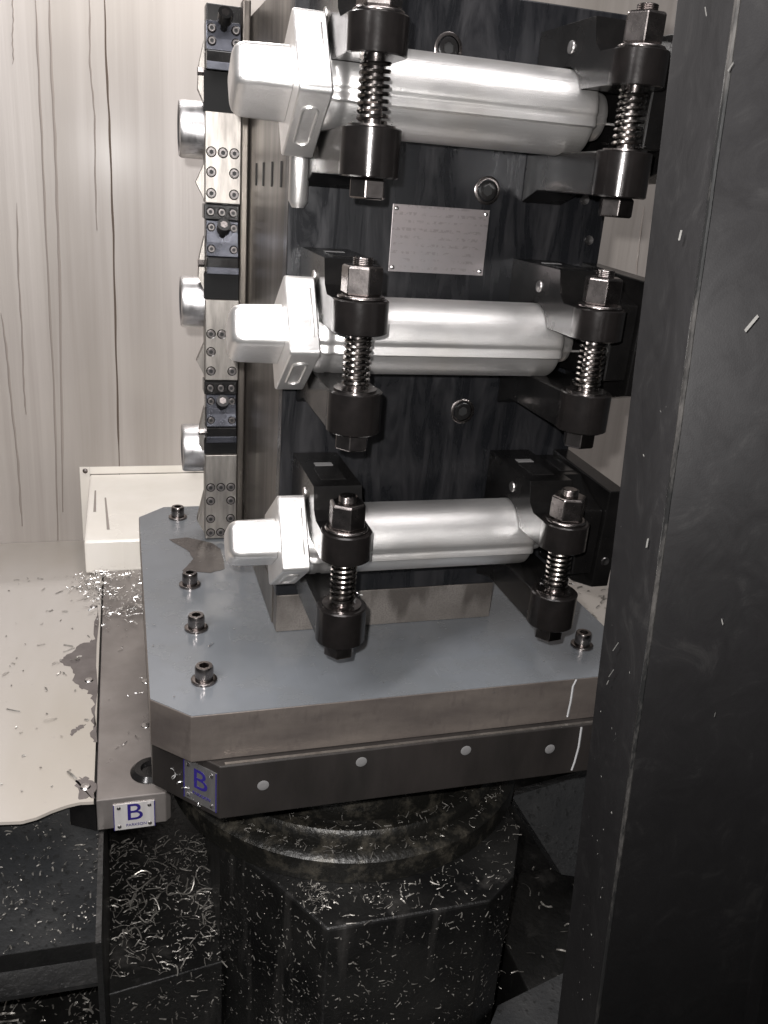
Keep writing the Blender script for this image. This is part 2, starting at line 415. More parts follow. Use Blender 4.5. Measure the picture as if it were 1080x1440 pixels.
ysl = [.12, .13, .16, .3, .5, .7, .72, .74, .8, .9, 1.0, YW-.001]
sm = sheetmesh(lambda y: -.62, lambda y: -.0985, ysl, nx=150)
# wavy front edge
edge = sorted((at(u, v, z=ZB).x, at(u, v, z=ZB).y) for u, v in ((-260, 1165), (-80, 1166), (0, 1157), (30, 1156), (52, 1150), (72, 1141), (95, 1133), (112, 1129), (134, 1128)))
def edge_y(x):
    for (xa, ya), (xb, yb) in zip(edge, edge[1:]):
        if xa <= x <= xb: return ya+(yb-ya)*(x-xa)/(xb-xa)
    return edge[0][1] if x < edge[0][0] else edge[-1][1]
for i, p in enumerate(sm.v):
    e = edge_y(p[0]); y = p[1]
    if y < .3: sm.v[i] = (p[0], e+(y-.12)/.18*(.3-e), p[2])
o = sm.build('sheet', 'cream', gs); o.location = -Vector(gs.location)
def child_world(o, par): o.location = Vector(o.location)-Vector(par.location); return o
for u, v in ((125, 957), (120, 1107), (132, 853)):
    p = at(u, v, z=ZB+.001); m = MB(); m.lathe([(0, .0062), (.0006, .0062), (.0022, .0048), (.0028, .0)], (0, 0, 0), 'z', 18)
    m.build('screw', 'bright', gs, loc=p-Vector(gs.location))
# bare, paint-less patches along its edge
def patch(poly, z, name, mat, parent, th=.0004, jit=.0, sub=6):
    pts = []
    n = len(poly)
    for i in range(n):
        a, b = poly[i], poly[(i+1) % n]
        for k in range(sub):
            t = k/sub; e = 0 if k == 0 else 1
            pts.append((a[0]+(b[0]-a[0])*t+random.uniform(-jit, jit)*e, a[1]+(b[1]-a[1])*t+random.uniform(-jit, jit)*e))
    m = MB(); m.prism(pts, z, z+th, 'z'); return m.build(name, mat, parent, loc=-Vector(parent.location) if parent else None)
def pxpoly(pts, z): return [tuple(at(u, v, z=z)[:2]) for u, v in pts]
pa = pxpoly([(137, 852), (134, 900), (118, 905), (92, 924), (84, 932), (100, 940), (106, 962), (124, 972), (130, 985), (132, 1020), (128, 1030), (137, 1045)], ZB)
patch(pa, ZB+.0012, 'bare_patch', 'oil_film', gs, jit=.0035)
patch(pxpoly([(107, 1098), (118, 1094), (133, 1102), (134, 1124), (110, 1124)], ZB), ZB+.0012, 'bare_patch', 'oil_film', gs, jit=.003)
patch(pxpoly([(100, 1030), (110, 1022), (121, 1020), (112, 1028), (101, 1036)], ZB), ZB+.0012, 'bare_patch', 'oil_film', gs, jit=.002)

# the same cream sheet on the other side of the table
gs2 = empty('chip_guard_sheet', (.9, .6, ZB), 'cream sheet metal cover strewn with chips behind grey plate and pillar', 'sheet')
sheetmesh(lambda y: .58, lambda y: 1.7, [.2, .4, .6, .72, .8, 1.0, YW-.001]).build('sheet', 'cream', gs2, loc=-Vector(gs2.location))

# pale protruding box on the wall
bx = empty('splash_guard_box', (-.05, .95, -.14), 'pale beige sheet metal box projecting from the streaked wall', 'box')
def bw(m, name, mat, bevel=0.0, par=bx): return m.build(name, mat, par, bevel=bevel, loc=-Vector(bx.location))
x0b, yfb, ztb = at(118, 762, z=-.14).x, .757, -.14
m = MB(); m.box((x0b, yfb, -.202), (.30, YW-.004, ztb)); bw(m, 'box_body', 'box', .004)
m = MB(); m.box((x0b-.02, YW-.003, -.31), (x0b-.0002, YW-.0005, ztb+.016)); bw(m, 'side_flange', 'box')
m = MB(); m.box((x0b+.0002, YW-.003, ztb+.0005), (.30, YW-.0005, ztb+.016)); bw(m, 'top_flange', 'box')
for xx in (x0b-.009, .09, .28):
    m = MB(); m.lathe([(0, .0055), (-.002, .005), (-.003, .001)], (xx, YW-.003, ztb+.008), 'y', 16); bw(m, 'screw', 'nut')
for (u, v, uu, vv) in ((133, 690, 132, 720), (147, 700, 151, 745)):
    a, b = at(u, v, z=ztb), at(uu, vv, z=ztb); m = MB(); m.add([(a.x, a.y, ztb+.0004), (a.x+.003, a.y, ztb+.0005), (b.x+.004, b.y, ztb+.0006), (b.x-.001, b.y, ztb+.0005)], [(0, 1, 2, 3)]); bw(m, 'rust_run', 'streak_pale')

# ------------------------------------------------------------------ steel bar with the B label
bar = empty('steel_bar', (-.055, .2, -.25), 'worn grey steel bar with blue B plate beside the cream sheet', 'bar')
barL, barR, barF = -.096, -.0135, .142
m = MB(); m.prism([(barL, barF), (barR-.006, barF), (barR, barF+.006), (barR, .756), (barL, .756)], -.2405, -.1985)
m.build('bar_body', 'bar', bar, bevel=.0012, loc=-Vector(bar.location))
m = MB(); m.prism([(barL-.030, barF+.016), (barL-.001, barF+.0005), (barL-.001, .7), (barL-.026, .7)], -.2405, -.2035)
m.build('side_rail', 'oxide', bar, loc=-Vector(bar.location))
for (u, v) in ((205, 958), (205, 1020)):
    p = at(u, v, z=-.1985); m = MB(); m.lathe([(0, .006), (.0008, .0055), (.001, .0)], (p.x, p.y, -.1985), 'z', 18); m.build('plug', 'bright', bar, loc=-Vector(bar.location))
m = MB(); p = at(205, 1085, z=-.1985); m.lathe([(0, .024), (.001, .024), (.006, .019), (.006, .012), (.002, .010), (.002, 0.0)], (p.x+.006, p.y, -.1985), 'z', 28)
m.build('locating_seat', 'oxide', bar, loc=-Vector(bar.location))

def text_mesh(body, size, name):
    cu = bpy.data.curves.new(name, 'FONT'); cu.body = body; cu.size = size; cu.align_x = 'CENTER'; cu.align_y = 'CENTER'; cu.extrude = .00015
    o = bpy.data.objects.new(name, cu); COL.objects.link(o)
    bpy.context.view_layer.update()
    me = bpy.data.meshes.new_from_object(o.evaluated_get(bpy.context.evaluated_depsgraph_get()))
    bpy.data.objects.remove(o); return me
TB = text_mesh('B', .040, 'letter_b'); TP = text_mesh('PARKSON', .0052, 'maker_name')
def label_plate(parent, c, rz, wd=.046, ht=.036, mat='label'):
    """name plate standing upright, facing -y before rz; c = its centre on the carrying face"""
    pl = MB(); pl.box((-wd/2, -.0012, -ht/2), (wd/2, 0, ht/2)); p = pl.build('label_plate', mat, parent)
    p.location = Vector(c)-Vector(parent.location); p.rotation_euler = (0, 0, rz)
    for me, z, sc, x in ((TB, .0045, (.90, .82, 1), 0), (TP, -.0125, (1, 1, 1), .002)):
        t = link('lettering', me, 'ink', p, (x, -.0014, z)); t.rotation_euler = (math.pi/2, 0, 0); t.scale = sc
    for sx in (-1, 1):
        e = MB(); e.box((sx*(wd/2-.0004)-.0005, -.0016, -ht/2), (sx*(wd/2-.0004)+.0005, -.0012, ht/2)); e.build('blue_edge', 'ink', p)
        for sz in (-1, 1):
            r = MB(); r.lathe([(0, .0024), (-.0008, .0022), (-.0016, .0008)], (sx*(wd/2-.006), -.0012, sz*(ht/2-.005)), 'y', 12); r.build('rivet', 'bright', p)
    return p
label_plate(bar, at(189, 1146, y=barF-.0003), 0)

# ------------------------------------------------------------------ rotary table base under the pallet
rt = empty('rotary_table_base', (.22, .24, -.62), 'black oily octagonal casting with round collar under the pallet, covered in chips', 'machine base')
def rb(m, name, mat, bevel=0): return m.build(name, mat, rt, bevel=bevel, loc=-Vector(rt.location))
oc = [(.134, -.042), (.318, -.042), (.36, -.012), (.40, .06), (.40, .46), (.04, .46), (.04, .11), (.0955, .025)]
m = MB(); m.prism(oc, -.615, -.25); rb(m, 'octagon_body', 'dark', .003)
m = MB(); m.lathe([(-.2495, .232), (-.222, .232), (-.216, .226), (-.214, .212), (-.204, .210), (-.20, .206), (-.20, .19), (-.212, .186), (-.212, .1)], (.22, .242, 0), 'z', 72, False); rb(m, 'collar_ring', 'ring')
m = MB(); m.lathe([(-.2488, .186), (-.18, .18), (-.175, .16), (-.1165, .155)], (.22, .242, 0), 'z', 56, True); rb(m, 'centre_hub', 'ring')
# shelves and side castings in the sump
sc = empty('sump_chute', (-.25, .1, -.62), 'wet grey chip chute wall below the cream sheet', 'chute')
def sb(m, name, mat, bevel=0): return m.build(name, mat, sc, bevel=bevel, loc=-Vector(sc.location))
# sloping apron from the sheet's front edge down
a1, a2 = at(-60, 1120, z=-.212), at(146, 1118, z=-.212); b1, b2 = at(-60, 1350, z=-.40), at(146, 1322, z=-.40)
def slab(q, th):
    q = [Vector(p) for p in q]; nrm = (q[1]-q[0]).cross(q[3]-q[0]).normalized()
    if nrm.z < 0: nrm = -nrm
    m = MB(); m.add([*q, *[p-nrm*th for p in q]], [(0,1,2,3), (7,6,5,4), (0,4,5,1), (1,5,6,2), (2,6,7,3), (3,7,4,0)]); return m
a1.x -= .1; b1.x -= .1
sb(slab([a1, a2, b2, b1], .012), 'apron', 'chute')
c1, c2 = Vector((b1.x, b1.y-.002, -.425)), Vector((b2.x, b2.y-.002, -.425))
sb(slab([b1+Vector((0, -.001, 0)), b2+Vector((0, -.001, 0)), c2, c1], .008), 'riser', 'dark')
d1, d2 = c1+Vector((0, -.03, -.006)), c2+Vector((0, -.03, -.006))
sb(slab([c1, c2, d2, d1], .008), 'ledge', 'dark')
m = MB(); m.box((b1.x, d2.y-.3, -.615), (b2.x, d2.y-.006, -.50)); sb(m, 'lower_step', 'dark')
m = MB(); m.box((b2.x+.0005, barF-.16, -.60), (b2.x+.006, barF+.10, -.2415)); sb(m, 'divider_plate', 'dark')
sr = empty('sump_ledge', (0, 0, -.62), 'black stepped ledge strewn with curled chips under the steel bar', 'ledge')
e1, e2 = at(152, 1400, z=-.42), at(318, 1352, z=-.42)
m = MB(); m.prism([(e1.x, e1.y), (e2.x-.004, e2.y), (e2.x-.004, .5), (e1.x, .5)], -.612, -.42); m.build('ledge_block', 'dark', sr, bevel=.002, loc=-Vector(sr.location))
rs = empty('sump_wedge', (.5, .1, -.62), 'dark sloping casting wedge between the collar and the pillar', 'casting')
q = [at(720, 1120, z=-.30), at(840, 1085, z=-.30), at(860, 1240, z=-.42), at(790, 1230, z=-.42)]
slab(q, .02).build('wedge_slab', 'chute', rs, loc=-Vector(rs.location))
m = MB(); m.box((.42, -.35, -.612), (.9, .2, -.47)); m.build('step_block', 'dark', rs, bevel=.003, loc=-Vector(rs.location))
m = MB(); m.prism(pxpoly([(690, 1440), (700, 1415), (800, 1365), (830, 1360), (820, 1470), (690, 1470)], -.465), -.4695, -.464); m.build('wet_tray', 'chute', rs, loc=-Vector(rs.location))

# ------------------------------------------------------------------ pallet and grey plate
X0, X1, Y0, Y1 = -.0362, .4957, 0.0, .548
pal = empty('pallet', (.23, .27, -.1151), 'black steel pallet with a B plate on its corner under the grey plate', 'pallet')
def pb(m, name, mat, bevel=0): return m.build(name, mat, pal, bevel=bevel, loc=-Vector(pal.location))
PF = -.011
pp_ = [(.026, PF), (X1-.062, PF), (X1+.008, PF+.07), (X1+.008, Y1-.06), (X1-.06, Y1+.008), (.026, Y1+.008), (X0+.001, Y1-.06), (X0+.001, .054)]
m = MB(); m.prism(pp_, -.1151, -.0529); pb(m, 'pallet_body', 'pallet', .0012)
m = MB(); m.prism([(.031, PF+.0015), (.43, PF+.0015), (.43, PF+.005), (.031, PF+.005)], -.0529, -.0520); pb(m, 'edge_strip', 'steel')
for u, v in ((370, 1104), (508, 1071), (655, 1055), (773, 1053)):
    p = at(u, v, y=PF); m = MB(); m.lathe([(-.0006, .0058), (-.0009, .0052), (-.0004, .0)], (p.x, PF, p.z), 'y', 20); pb(m, 'plug', 'plug')
cdir = Vector((X0+.001-.026, .054-PF, 0)); cm = Vector((.026, PF, 0)) + cdir*.27
ang = math.atan2(cdir.y, cdir.x) + math.pi
label_plate(pal, (cm.x, cm.y, -.085), ang, .042, .046, 'label_shaded')

pl = empty('grey_base_plate', (.23, .27, -.0525), 'wet blue grey steel base plate with clipped corners and cap screws', 'plate')
def gb(m, name, mat, bevel=0): return m.build(name, mat, pl, bevel=bevel, loc=-Vector(pl.location))
gp = [(0, 0), (X1-.036, 0), (X1, .036), (X1, Y1-.036), (X1-.036, Y1), (X0+.036, Y1), (X0, Y1-.0375), (X0, .0353)]
m = MB(); m.prism(gp, -.0525, -.0008); o = gb(m, 'plate_body', 'plate_edge', .0008)
sh = lambda q, d: [(x + (d if x < .2 else -d), y + (d if y < .2 else -d)) for x, y in q]
m = MB(); m.prism(sh(gp, .0006), -.0008, 0); gb(m, 'wet_top', 'plate_top')
for u, v in ((250, 728), (267, 823), (276, 884), (287, 957), (818, 908)):
    p = at(u, v, z=0); socket_bolt(pl, (p.x-pl.location.x, p.y-pl.location.y, .0526), .0092, .0145)
socket_bolt(pl, (.444-pl.location.x, .50-pl.location.y, .0526), .0092, .0145)
patch(pxpoly([(238, 759), (262, 756), (298, 764), (310, 772), (316, 800), (296, 806), (256, 803), (272, 786), (262, 773)], 0), .0002, 'dry_mark', 'stain', pl, .0003, .0012, 3)
def run(pts, wd, name, mat, parent, y=None):
    m = MB(); vs = []
    for i, (p, nx) in enumerate(pts):
        vs += [(p[0]-wd, p[1], p[2]), (p[0], p[1]-.0008, p[2]), (p[0]+wd, p[1], p[2])]
    fs = []
    for i in range(len(pts)-1): fs += [(3*i, 3*i+1, 3*i+4, 3*i+3), (3*i+1, 3*i+2, 3*i+5, 3*i+4)]
    m.add(vs, fs, True); return m.build(name, mat, parent, loc=-Vector(parent.location))
run([(at(u, v, y=-.0003), 0) for u, v in ((811, 955), (806, 965), (803, 985), (798, 1008))], .0014, 'coolant_run', 'white_film', pl)
run([(at(u, v, y=PF-.0003), 0) for u, v in ((818, 1022), (814, 1050), (808, 1072), (804, 1083))], .0014, 'coolant_run', 'white_film', pal)

# ------------------------------------------------------------------ tombstone column and black fixture face
XT, XTR, YT, YR, HT = .1026, .3626, .145, .4412, .6458
tb = empty('tombstone_column', (.2326, .293, 0), 'tall square steel tombstone column with streaked flank on the grey plate', 'column')
def tbb(m, name, mat, bevel=0): return m.build(name, mat, tb, bevel=bevel, loc=-Vector(tb.location))
m = MB(); m.box((XT+.0012, YT+.0008, .0003), (XTR, YR, .0455)); tbb(m, 'pedestal', 'pedestal', .0008)
m = MB(); m.box((XT+.0006, YT+.0225, .0456), (XTR-.001, YR-.002, HT)); tbb(m, 'column_body', 'flank', .001)
m = MB(); m.box((XT, YT+.023, .0008), (XT+.0010, YR-.004, .0458)); tbb(m, 'flank_foot', 'flank')
for u in (360, 370, 382, 395):  # dark dashes standing in for a reflection on the flank
    p = at(u, 245, x=XT); m = MB(); m.box((XT-.0003, p.y-.004, p.z-.012), (XT+.0004, p.y+.004, p.z+.012)); tbb(m, 'reflection_dash', 'painted_dark', .0004)
fx = empty('fixture_face_plate', (.268, .15, .046), 'oily black fixture plate on the front of the tombstone column', 'plate')
def fb(m, name, mat, bevel=0): return m.build(name, mat, fx, bevel=bevel, loc=-Vector(fx.location))
XP = .4342
m = MB(); m.box((XT, YT, .0462), (XP, YT+.0222, HT)); fb(m, 'face_plate', 'black_plate', .0012)
for u, v in ((685, 268), (630, 68), (650, 578)):
    p = at(u, v, y=YT)
    m = MB(); m.lathe([(.0, .0135), (-.0012, .0135), (-.0016, .0125), (-.0016, .0105), (-.0002, .0100)], (p.x, YT, p.z), 'y', 28, False); fb(m, 'counterbore_rim', 'nut')
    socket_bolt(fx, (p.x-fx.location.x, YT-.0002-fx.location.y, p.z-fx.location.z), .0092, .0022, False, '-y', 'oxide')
for u, v in ((828, 338), (822, 281)):
    p = at(u, v, y=YT); m = MB(); m.lathe([(-.0002, .0052), (-.0012, .0048), (-.0006, .0)], (p.x, YT, p.z), 'y', 18); fb(m, 'pin', 'bright')
p = at(421, 250, y=YT-.012); m = MB(); m.lathe([(-.026, .0055), (-.020, .0090), (.020, .0090), (.026, .008)], (p.x, YT-.0095, p.z), 'z', 24); fb(m, 'locating_pin', 'alu')
npl = MB(); npl.box((-.0503, -.0012, -.0316), (.0503, 0, .0316)); npo = npl.build('name_plate', 'name', fx, bevel=.0003)
npo.location = Vector((.2542, YT-.0002, .4290))-Vector(fx.location)
for sx in (-1, 1):
    for sz in (-1, 1):
        m = MB(); m.lathe([(0, .0022), (-.0008, .002), (-.0014, .0006)], (sx*.0465, -.0012, sz*.0275), 'y', 12); m.build('rivet', 'bright', npo)

# ------------------------------------------------------------------ clamps
XL, XRR = .139, .360
CY, CZ, CR = .083, .138, .0385   # workpiece axis in a row, saddle radius
def build_clamp():
    """one clamp at origin (x = 0 its bolt line); z as in the lowest row"""
    c = {}
    hw = .0232
    up = [(.1445, .211), (.040, .211), (.034, .190), (.024, .183), (.0, .183), (.0, .1565), (.0495, .1565)] + arc(CY, CZ, CR, 152, 4, 14) + [(.1445, .141)]
    m = MB(); m.prism(up, -hw, hw, 'x'); c['upper_jaw'] = m.build('upper_jaw', 'oxide_dull', bevel=.0012, angle=50)
    # round eye
    m = MB(); m.lathe([(.1560, .0222), (.1570, .0236), (.1825, .0236), (.1836, .0222)], (0, 0, 0), 'z', 36); c['eye'] = m.build('upper_eye', 'boss')
    lo = [(.1445, .105), (.0, .107), (.0, .072), (.112, .072), (.1445, .060)]
    m = MB(); m.prism(lo, -hw+.001, hw-.001, 'x'); c['lower_jaw'] = m.build('lower_jaw', 'oxide_dull', bevel=.0012)
    m = MB(); m.lathe([(.0713, .0222), (.0725, .0236), (.1065, .0236), (.1076, .0222)], (0, 0, 0), 'z', 36); c['leye'] = m.build('lower_eye', 'boss')
    m = MB(); m.lathe([(.0720, .0074), (.2135, .0074), (.2165, .0066)], (0, 0, 0), 'z', 20)
    # screw thread above the nut
    for k in range(4): m.lathe([(.2105+k*.0014, .0080), (.2112+k*.0014, .0086), (.2119+k*.0014, .0080)], (0, 0, 0), 'z', 20, False)
    c['stud'] = m.build('stud', 'nut')
    m = MB(); hexprof(m, (0, 0, 0), .0300, .1868, .2105, True, .35); m.lathe([(.1836, .0195), (.1852, .020), (.1868, .0186)], (0, 0, 0), 'z', 28); c['nut'] = m.build('nut', 'nut', bevel=.0006, seg=1)
    m = MB(); hexprof(m, (0, 0, 0), .0265, .0555, .0713, True, .15); c['head'] = m.build('bolt_head', 'nut', bevel=.0006, seg=1)
    pts = []; turns = 8.5; n = int(turns*16)
    for i in range(n+1):
        a = 2*math.pi*turns*i/n; z = .1112+(.1545-.1112)*i/n; pts.append((.0108*math.cos(a), .0108*math.sin(a), z))
    m = MB(); m.tube(pts, .0017, 6); c['spring'] = m.build('spring', 'spring')
    m = MB(); m.lathe([(.1076, .0185), (.1092, .0185), (.1092, .0085)], (0, 0, 0), 'z', 28); c['washer'] = m.build('washer', 'nut')
    # top pocket and the side pins
    m = MB(); m.box((-.012, .058, .2111), (.012, .094, .2117)); c['pocket'] = m.build('pocket_cover', 'oxide')
    m = MB(); m.box((-.009, .100, .2111), (.009, .109, .2116)); c['index'] = m.build('index_plate', 'plug')
    m = MB(); m.lathe([(0, .0056), (-.0012, .0052), (-.0006, 0)], (-hw, .078, .1915), 'x', 18); c['pin'] = m.build('pin', 'bright')
    return c
proto = build_clamp()
rows = ['lowest', 'middle', 'topmost']
first = True
for r in range(3):
    for side, X in (('flanged', XL), ('plain', XRR)):
        c = empty('jaw_clamp', (X, .145, .205*r), 'black steel jaw clamp with spring and hex nut gripping %s end of the %s casting' % (side, rows[r]), 'clamp', 'jaw clamps on the black fixture plate')
        for k, o in proto.items():
            if first: o.parent = c; q = o
            else: q = copy_part(o, c)
            q.location = (0, -.145, 0)
        first = False
        if True:
            d = [q for q in c.children if q.name.startswith('nut')][0]; d.rotation_euler = (0, 0, [.1, .5, .25, .9, .4, .75][r*2+(side == 'plain')])

# end stops on the right edge of the face plate
st0 = None
for r in range(3):
    s = empty('end_stop', (.424, .145, .205*r), 'black angle bracket end stop beside the plain end of the %s casting' % rows[r], 'bracket', 'end stops on the fixture plate edge')
    def stb(m, name, mat, bevel=0): return m.build(name, mat, s, bevel=bevel, loc=(-.424, -.145, 0))
    m = MB(); m.prism([(.1445, .211), (.016, .206), (.020, .098), (.060, .086), (.1445, .080)], .4145, .4340, 'x'); stb(m, 'outer_plate', 'oxide_dull', .0012)
    m = MB(); m.prism([(.1445, .205), (.075, .205), (.040, .188), (.022, .184), (.024, .112), (.1445, .104)], .3905, .4142, 'x'); stb(m, 'inner_block', 'oxide_dull', .0015)
    m = MB(); m.box((.396, .085, .2051), (.410, .125, .2058)); stb(m, 'slot_insert', 'oxide')
    m = MB(); m.lathe([(0, .0045), (-.0012, .004), (-.0006, 0)], (.4245, .0185, .128), 'y', 16); stb(m, 'pin', 'bright')

# ------------------------------------------------------------------ aluminium castings
AL = math.radians(34)
DA = (math.sin(AL), math.cos(AL)); DB = (math.cos(AL), -math.sin(AL))   # (y, z) along upper face up-back, lower face down-back
def sec(hw, hh, r, x, n=6, s=1.0, oy=0., oz=0.):
    return [(x, CY+oy+s*(p*DB[0]+q*DA[0]), CZ+oz+s*(p*DB[1]+q*DA[1])) for p, q in rrect(hw, hh, r, n)]
def body_ring(x, k, n=144, fin=0.0, flat=0.0):
    out = []
    for i in range(n):
        a = 2*math.pi*i/n            # 0 = toward viewer (-y), growing upward
        e = math.degrees(a) if a < math.pi else math.degrees(a)-360
        R = .0368*k
        # below the parting line the half-mould is slightly smaller
        if -180 < e < -17: R -= .0030*k*min(1, (-17-e)/3.0)*(1-.5*max(0, min(1, (-60-e)/60)))
        if e >= 163: R -= 0.0
        R += .0012*k*math.exp(-((e+15.0)/3.0)**2)
        # shallow rib above the line
        R -= .0016*k*math.exp(-((e+4)/4.0)**2)
        out.append((x, CY-R*math.cos(a), CZ+R*math.sin(a)))
    return out
def build_casting():
    c = {}
    m = MB()
    c_r = []
    for x, s in ((.0405, .55), (.0412, .70), (.0428, .84), (.046, .94), (.051, .99), (.058, 1.), (.0865, 1.03)):
        c_r.append(sec(.0262, .0195, .0085, x, 6, s))
    m.loft(c_r); c['end_block'] = m.build('end_block', 'alu', auto=60)
    m = MB(); m.loft([sec(.0435, .0365, .0045, .0868), sec(.0445, .0375, .0052, .0880), sec(.0445, .0375, .0052, .1125), sec(.0435, .0365, .0045, .1136)], True, True)
    c['flange'] = m.build('flange', 'alu', auto=32)
    # raised oval rim on the lower face and a shallow rib on the upper one (children of the flange)
    fo = c['flange']
    def on_lower(p, x, h): # p along DB from centre
        return (x, CY+p*DB[0]-(.0375+h)*DA[0], CZ+p*DB[1]-(.0375+h)*DA[1])
    def on_upper(q, x, h):
        return (x, CY-(.0445+h)*DB[0]+q*DA[0], CZ-(.0445+h)*DB[1]+q*DA[1])
    oval = [(px, .1+qx) for px, qx in rrect(.024, .0062, .006, 6)]
    pts = [on_lower(p, x, .0004) for p, x in oval]; pts.append(pts[0])
    m = MB(); m.tube(pts, .0013, 6); c['rim'] = m.build('oval_rim', 'alu', fo)
    m = MB(); m.tube([on_upper(-.022, .1085, .0), on_upper(.024, .1085, .0)], .0009, 6); c['rib'] = m.build('rib', 'alu', fo)
    m = MB()
    rr = [body_ring(.1132, .93), body_ring(.118, .93), body_ring(.1205, .99), body_ring(.127, 1.0), body_ring(.1285, .97), body_ring(.1335, .97), body_ring(.135, 1.0)]
    rr += [body_ring(.15+.0245*i, 1.0) for i in range(9)]
    rr += [body_ring(.3515, 1.0), body_ring(.3545, .99), body_ring(.3556, .965), body_ring(.3562, .92), body_ring(.3568, .80), body_ring(.3580, .68), body_ring(.362, .62), body_ring(.369, .59), body_ring(.3735, .56), body_ring(.3748, .50), body_ring(.3755, .3)]
    m.loft(rr); c['body'] = m.build('barrel', 'alu', auto=50)
    a = math.radians(-16); y, z = CY-.0195*math.cos(a), CZ+.0195*math.sin(a)
    m = MB(); m.box((.369, y-.0012, z-.0011), (.3935, y+.0012, z+.0009)); c['flash'] = m.build('casting_flash', 'alu', bevel=.0004)
    return c
cast = build_casting()
for r in range(3):
    g = empty('aluminium_casting', (.22, .083, .138+.205*r), 'bright cast aluminium barrel with square flange held by the %s pair of clamps' % rows[r], 'casting', 'castings clamped on the tombstone')
    fl = None
    for k, o in cast.items():
        sub = k in ('rim', 'rib')
        if r == 0:
            q = o
            if not sub: q.parent = g
        else:
            q = o.copy(); COL.objects.link(q); q.parent = fl if sub else g
        if not sub: q.location = (-.22, -.083, -.138)
        if k == 'flange': fl = q

# ------------------------------------------------------------------ rear fixture rail seen edge-on, with its castings
YS = .415
rl = empty('rear_fixture_rail', (.075, .43, .0015), 'narrow steel rail of screwed blocks and black stops behind the column', 'rail')
def lb(m, name, mat, bevel=0): return m.build(name, mat, rl, bevel=bevel, loc=-Vector(rl.location))
m = MB(); m.box((.0925, YS+.003, .002), (.1020, YS+.0255, .66)); lb(m, 'edge_strip', 'flank', .002)
m = MB(); m.box((.054, YS+.026, .0025), (.1019, YS+.05, .655)); lb(m, 'back_plate', 'oxide', .001)
blocks = [(.541, .4405, [(.4974, 3), (.4754, 2), (.4515, 2)]), (.3265, .2242, [(.2839, 3), (.2613, 2), (.2364, 2)]), (.1229, .002, [(.0773, 3), (.0577, 2), (.0316, 2), (.0114, 3)])]
def screw(x, z, y=YS, R=.0052, mat='nut'):
    m = MB(); m.lathe([(0, R*1.18), (-.0006, R*1.15), (-.0004, R*.95)], (x, y, z), 'y', 18, False); lb(m, 'counterbore', 'boss')
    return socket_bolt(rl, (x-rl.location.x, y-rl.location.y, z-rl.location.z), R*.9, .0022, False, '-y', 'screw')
for zt, zb_, rws in blocks:
    m = MB(); m.box((.0502, YS, zb_), (.0923, YS+.0255, zt)); lb(m, 'steel_block', 'steel', .001)
    for z, n in rws:
        for x in ((.0575, .0845) if n == 2 else (.0575, .071, .0845)): screw(x, z)
tops = [(.6345, None), (.4394, 1), (.2235, 1)]
for zt, strip in tops:
    z = zt
    if strip:
        m = MB(); m.box((.0490, YS-.001, zt-.0175), (.0905, YS+.0255, zt-.0005)); lb(m, 'black_strip', 'oxide', .0008)
        for x in (.0565, .0700, .0835): screw(x, zt-.0088, YS-.001, .0046)
        z = zt-.0185
    # blued stop with a big cap screw
    hb = .030 if strip is None else .042
    m = MB(); m.prism([(YS+.002, z), (YS+.0255, z), (YS+.0255, z-hb), (YS-.004, z-hb), (YS-.001, z-hb*.6)], .0515, .0905, 'x'); lb(m, 'stop_block', 'module', .001)
    for x in (.0575, .0845):
        for zz in (z-.008, z-hb+.009): screw(x, zz, YS-.0004 if zz > z-.02 else YS-.0028, .0044)
    m = MB(); d = Vector((0, -.80, .55)); c0 = Vector((.071, YS+.004, z-.018 if strip else z-.008))
    m.tube([c0, c0+d*.014], .0045, 14); m.tube([c0+d*.0141, c0+d*.015, c0+d*.026, c0+d*.027], .0080, 20); lb(m, 'cap_screw', 'oxide')
    m = MB(); m.tube([c0+d*.0262, c0+d*.0274], .0046, 6); lb(m, 'hex_socket', 'nut')
    m = MB(); m.box((.0515, YS-.0065, z-hb-.020), (.0905, YS+.0255, z-hb-.0005)); lb(m, 'stop_lip', 'oxide', .0012)
    m = MB(); m.box((.0512, YS-.0085, z-hb-.012), (.0908, YS-.0066, z-hb-.0205)); lb(m, 'lip_edge', 'module', .0008)
    m = MB(); m.box((.0495, YS+.006, (.5415 if zt > .6 else (.327 if zt > .4 else .1235))), (.0920, YS+.0255, z-hb-.0208)); lb(m, 'dark_pocket', 'gap_shade_black')  # solid fill of the gap, its shade put into the colour
    m = MB(); hexprof(m, (.0505, YS+.012, z-.052), .009, -.008, 0, True, .2, 'x'); lb(m, 'side_screw', 'nut')
    m = MB(); m.prism([(.0502, z-.02), (.0502, z-.085), (.043, z-.070), (.0445, z-.045)], YS+.010, YS+.0255, 'y'); lb(m, 'side_wedge', 'steel')
for zt, zb_, rws in blocks:
    m = MB(); m.prism([(.0500, zt-.058), (.0500, zb_+.004), (.0405, zb_+.022)], YS+.012, YS+.0255, 'y'); lb(m, 'side_wedge', 'steel')
for r, z in enumerate((.121, .317, .521)):
    g = empty('turned_sleeve', (.05, .457, z), 'short turned metal sleeve end projecting past the rear rail, %s of three' % ['lowest', 'middle', 'topmost'][r], 'sleeve', 'sleeves on the rear rail')
    m = MB(); m.lathe([(0.003, .0325), (-.024, .0325), (-.027, .031), (-.027, .027), (-.0255, .0255), (-.0255, .022)], (0, 0, 0), 'x', 48, False); m.build('sleeve_wall', 'alu_turned', g, auto=35)
    m = MB(); m.lathe([(-.0252, .022), (-.0240, .0)], (0, 0, 0), 'x', 32, False); m.build('sleeve_face', 'alu', g)

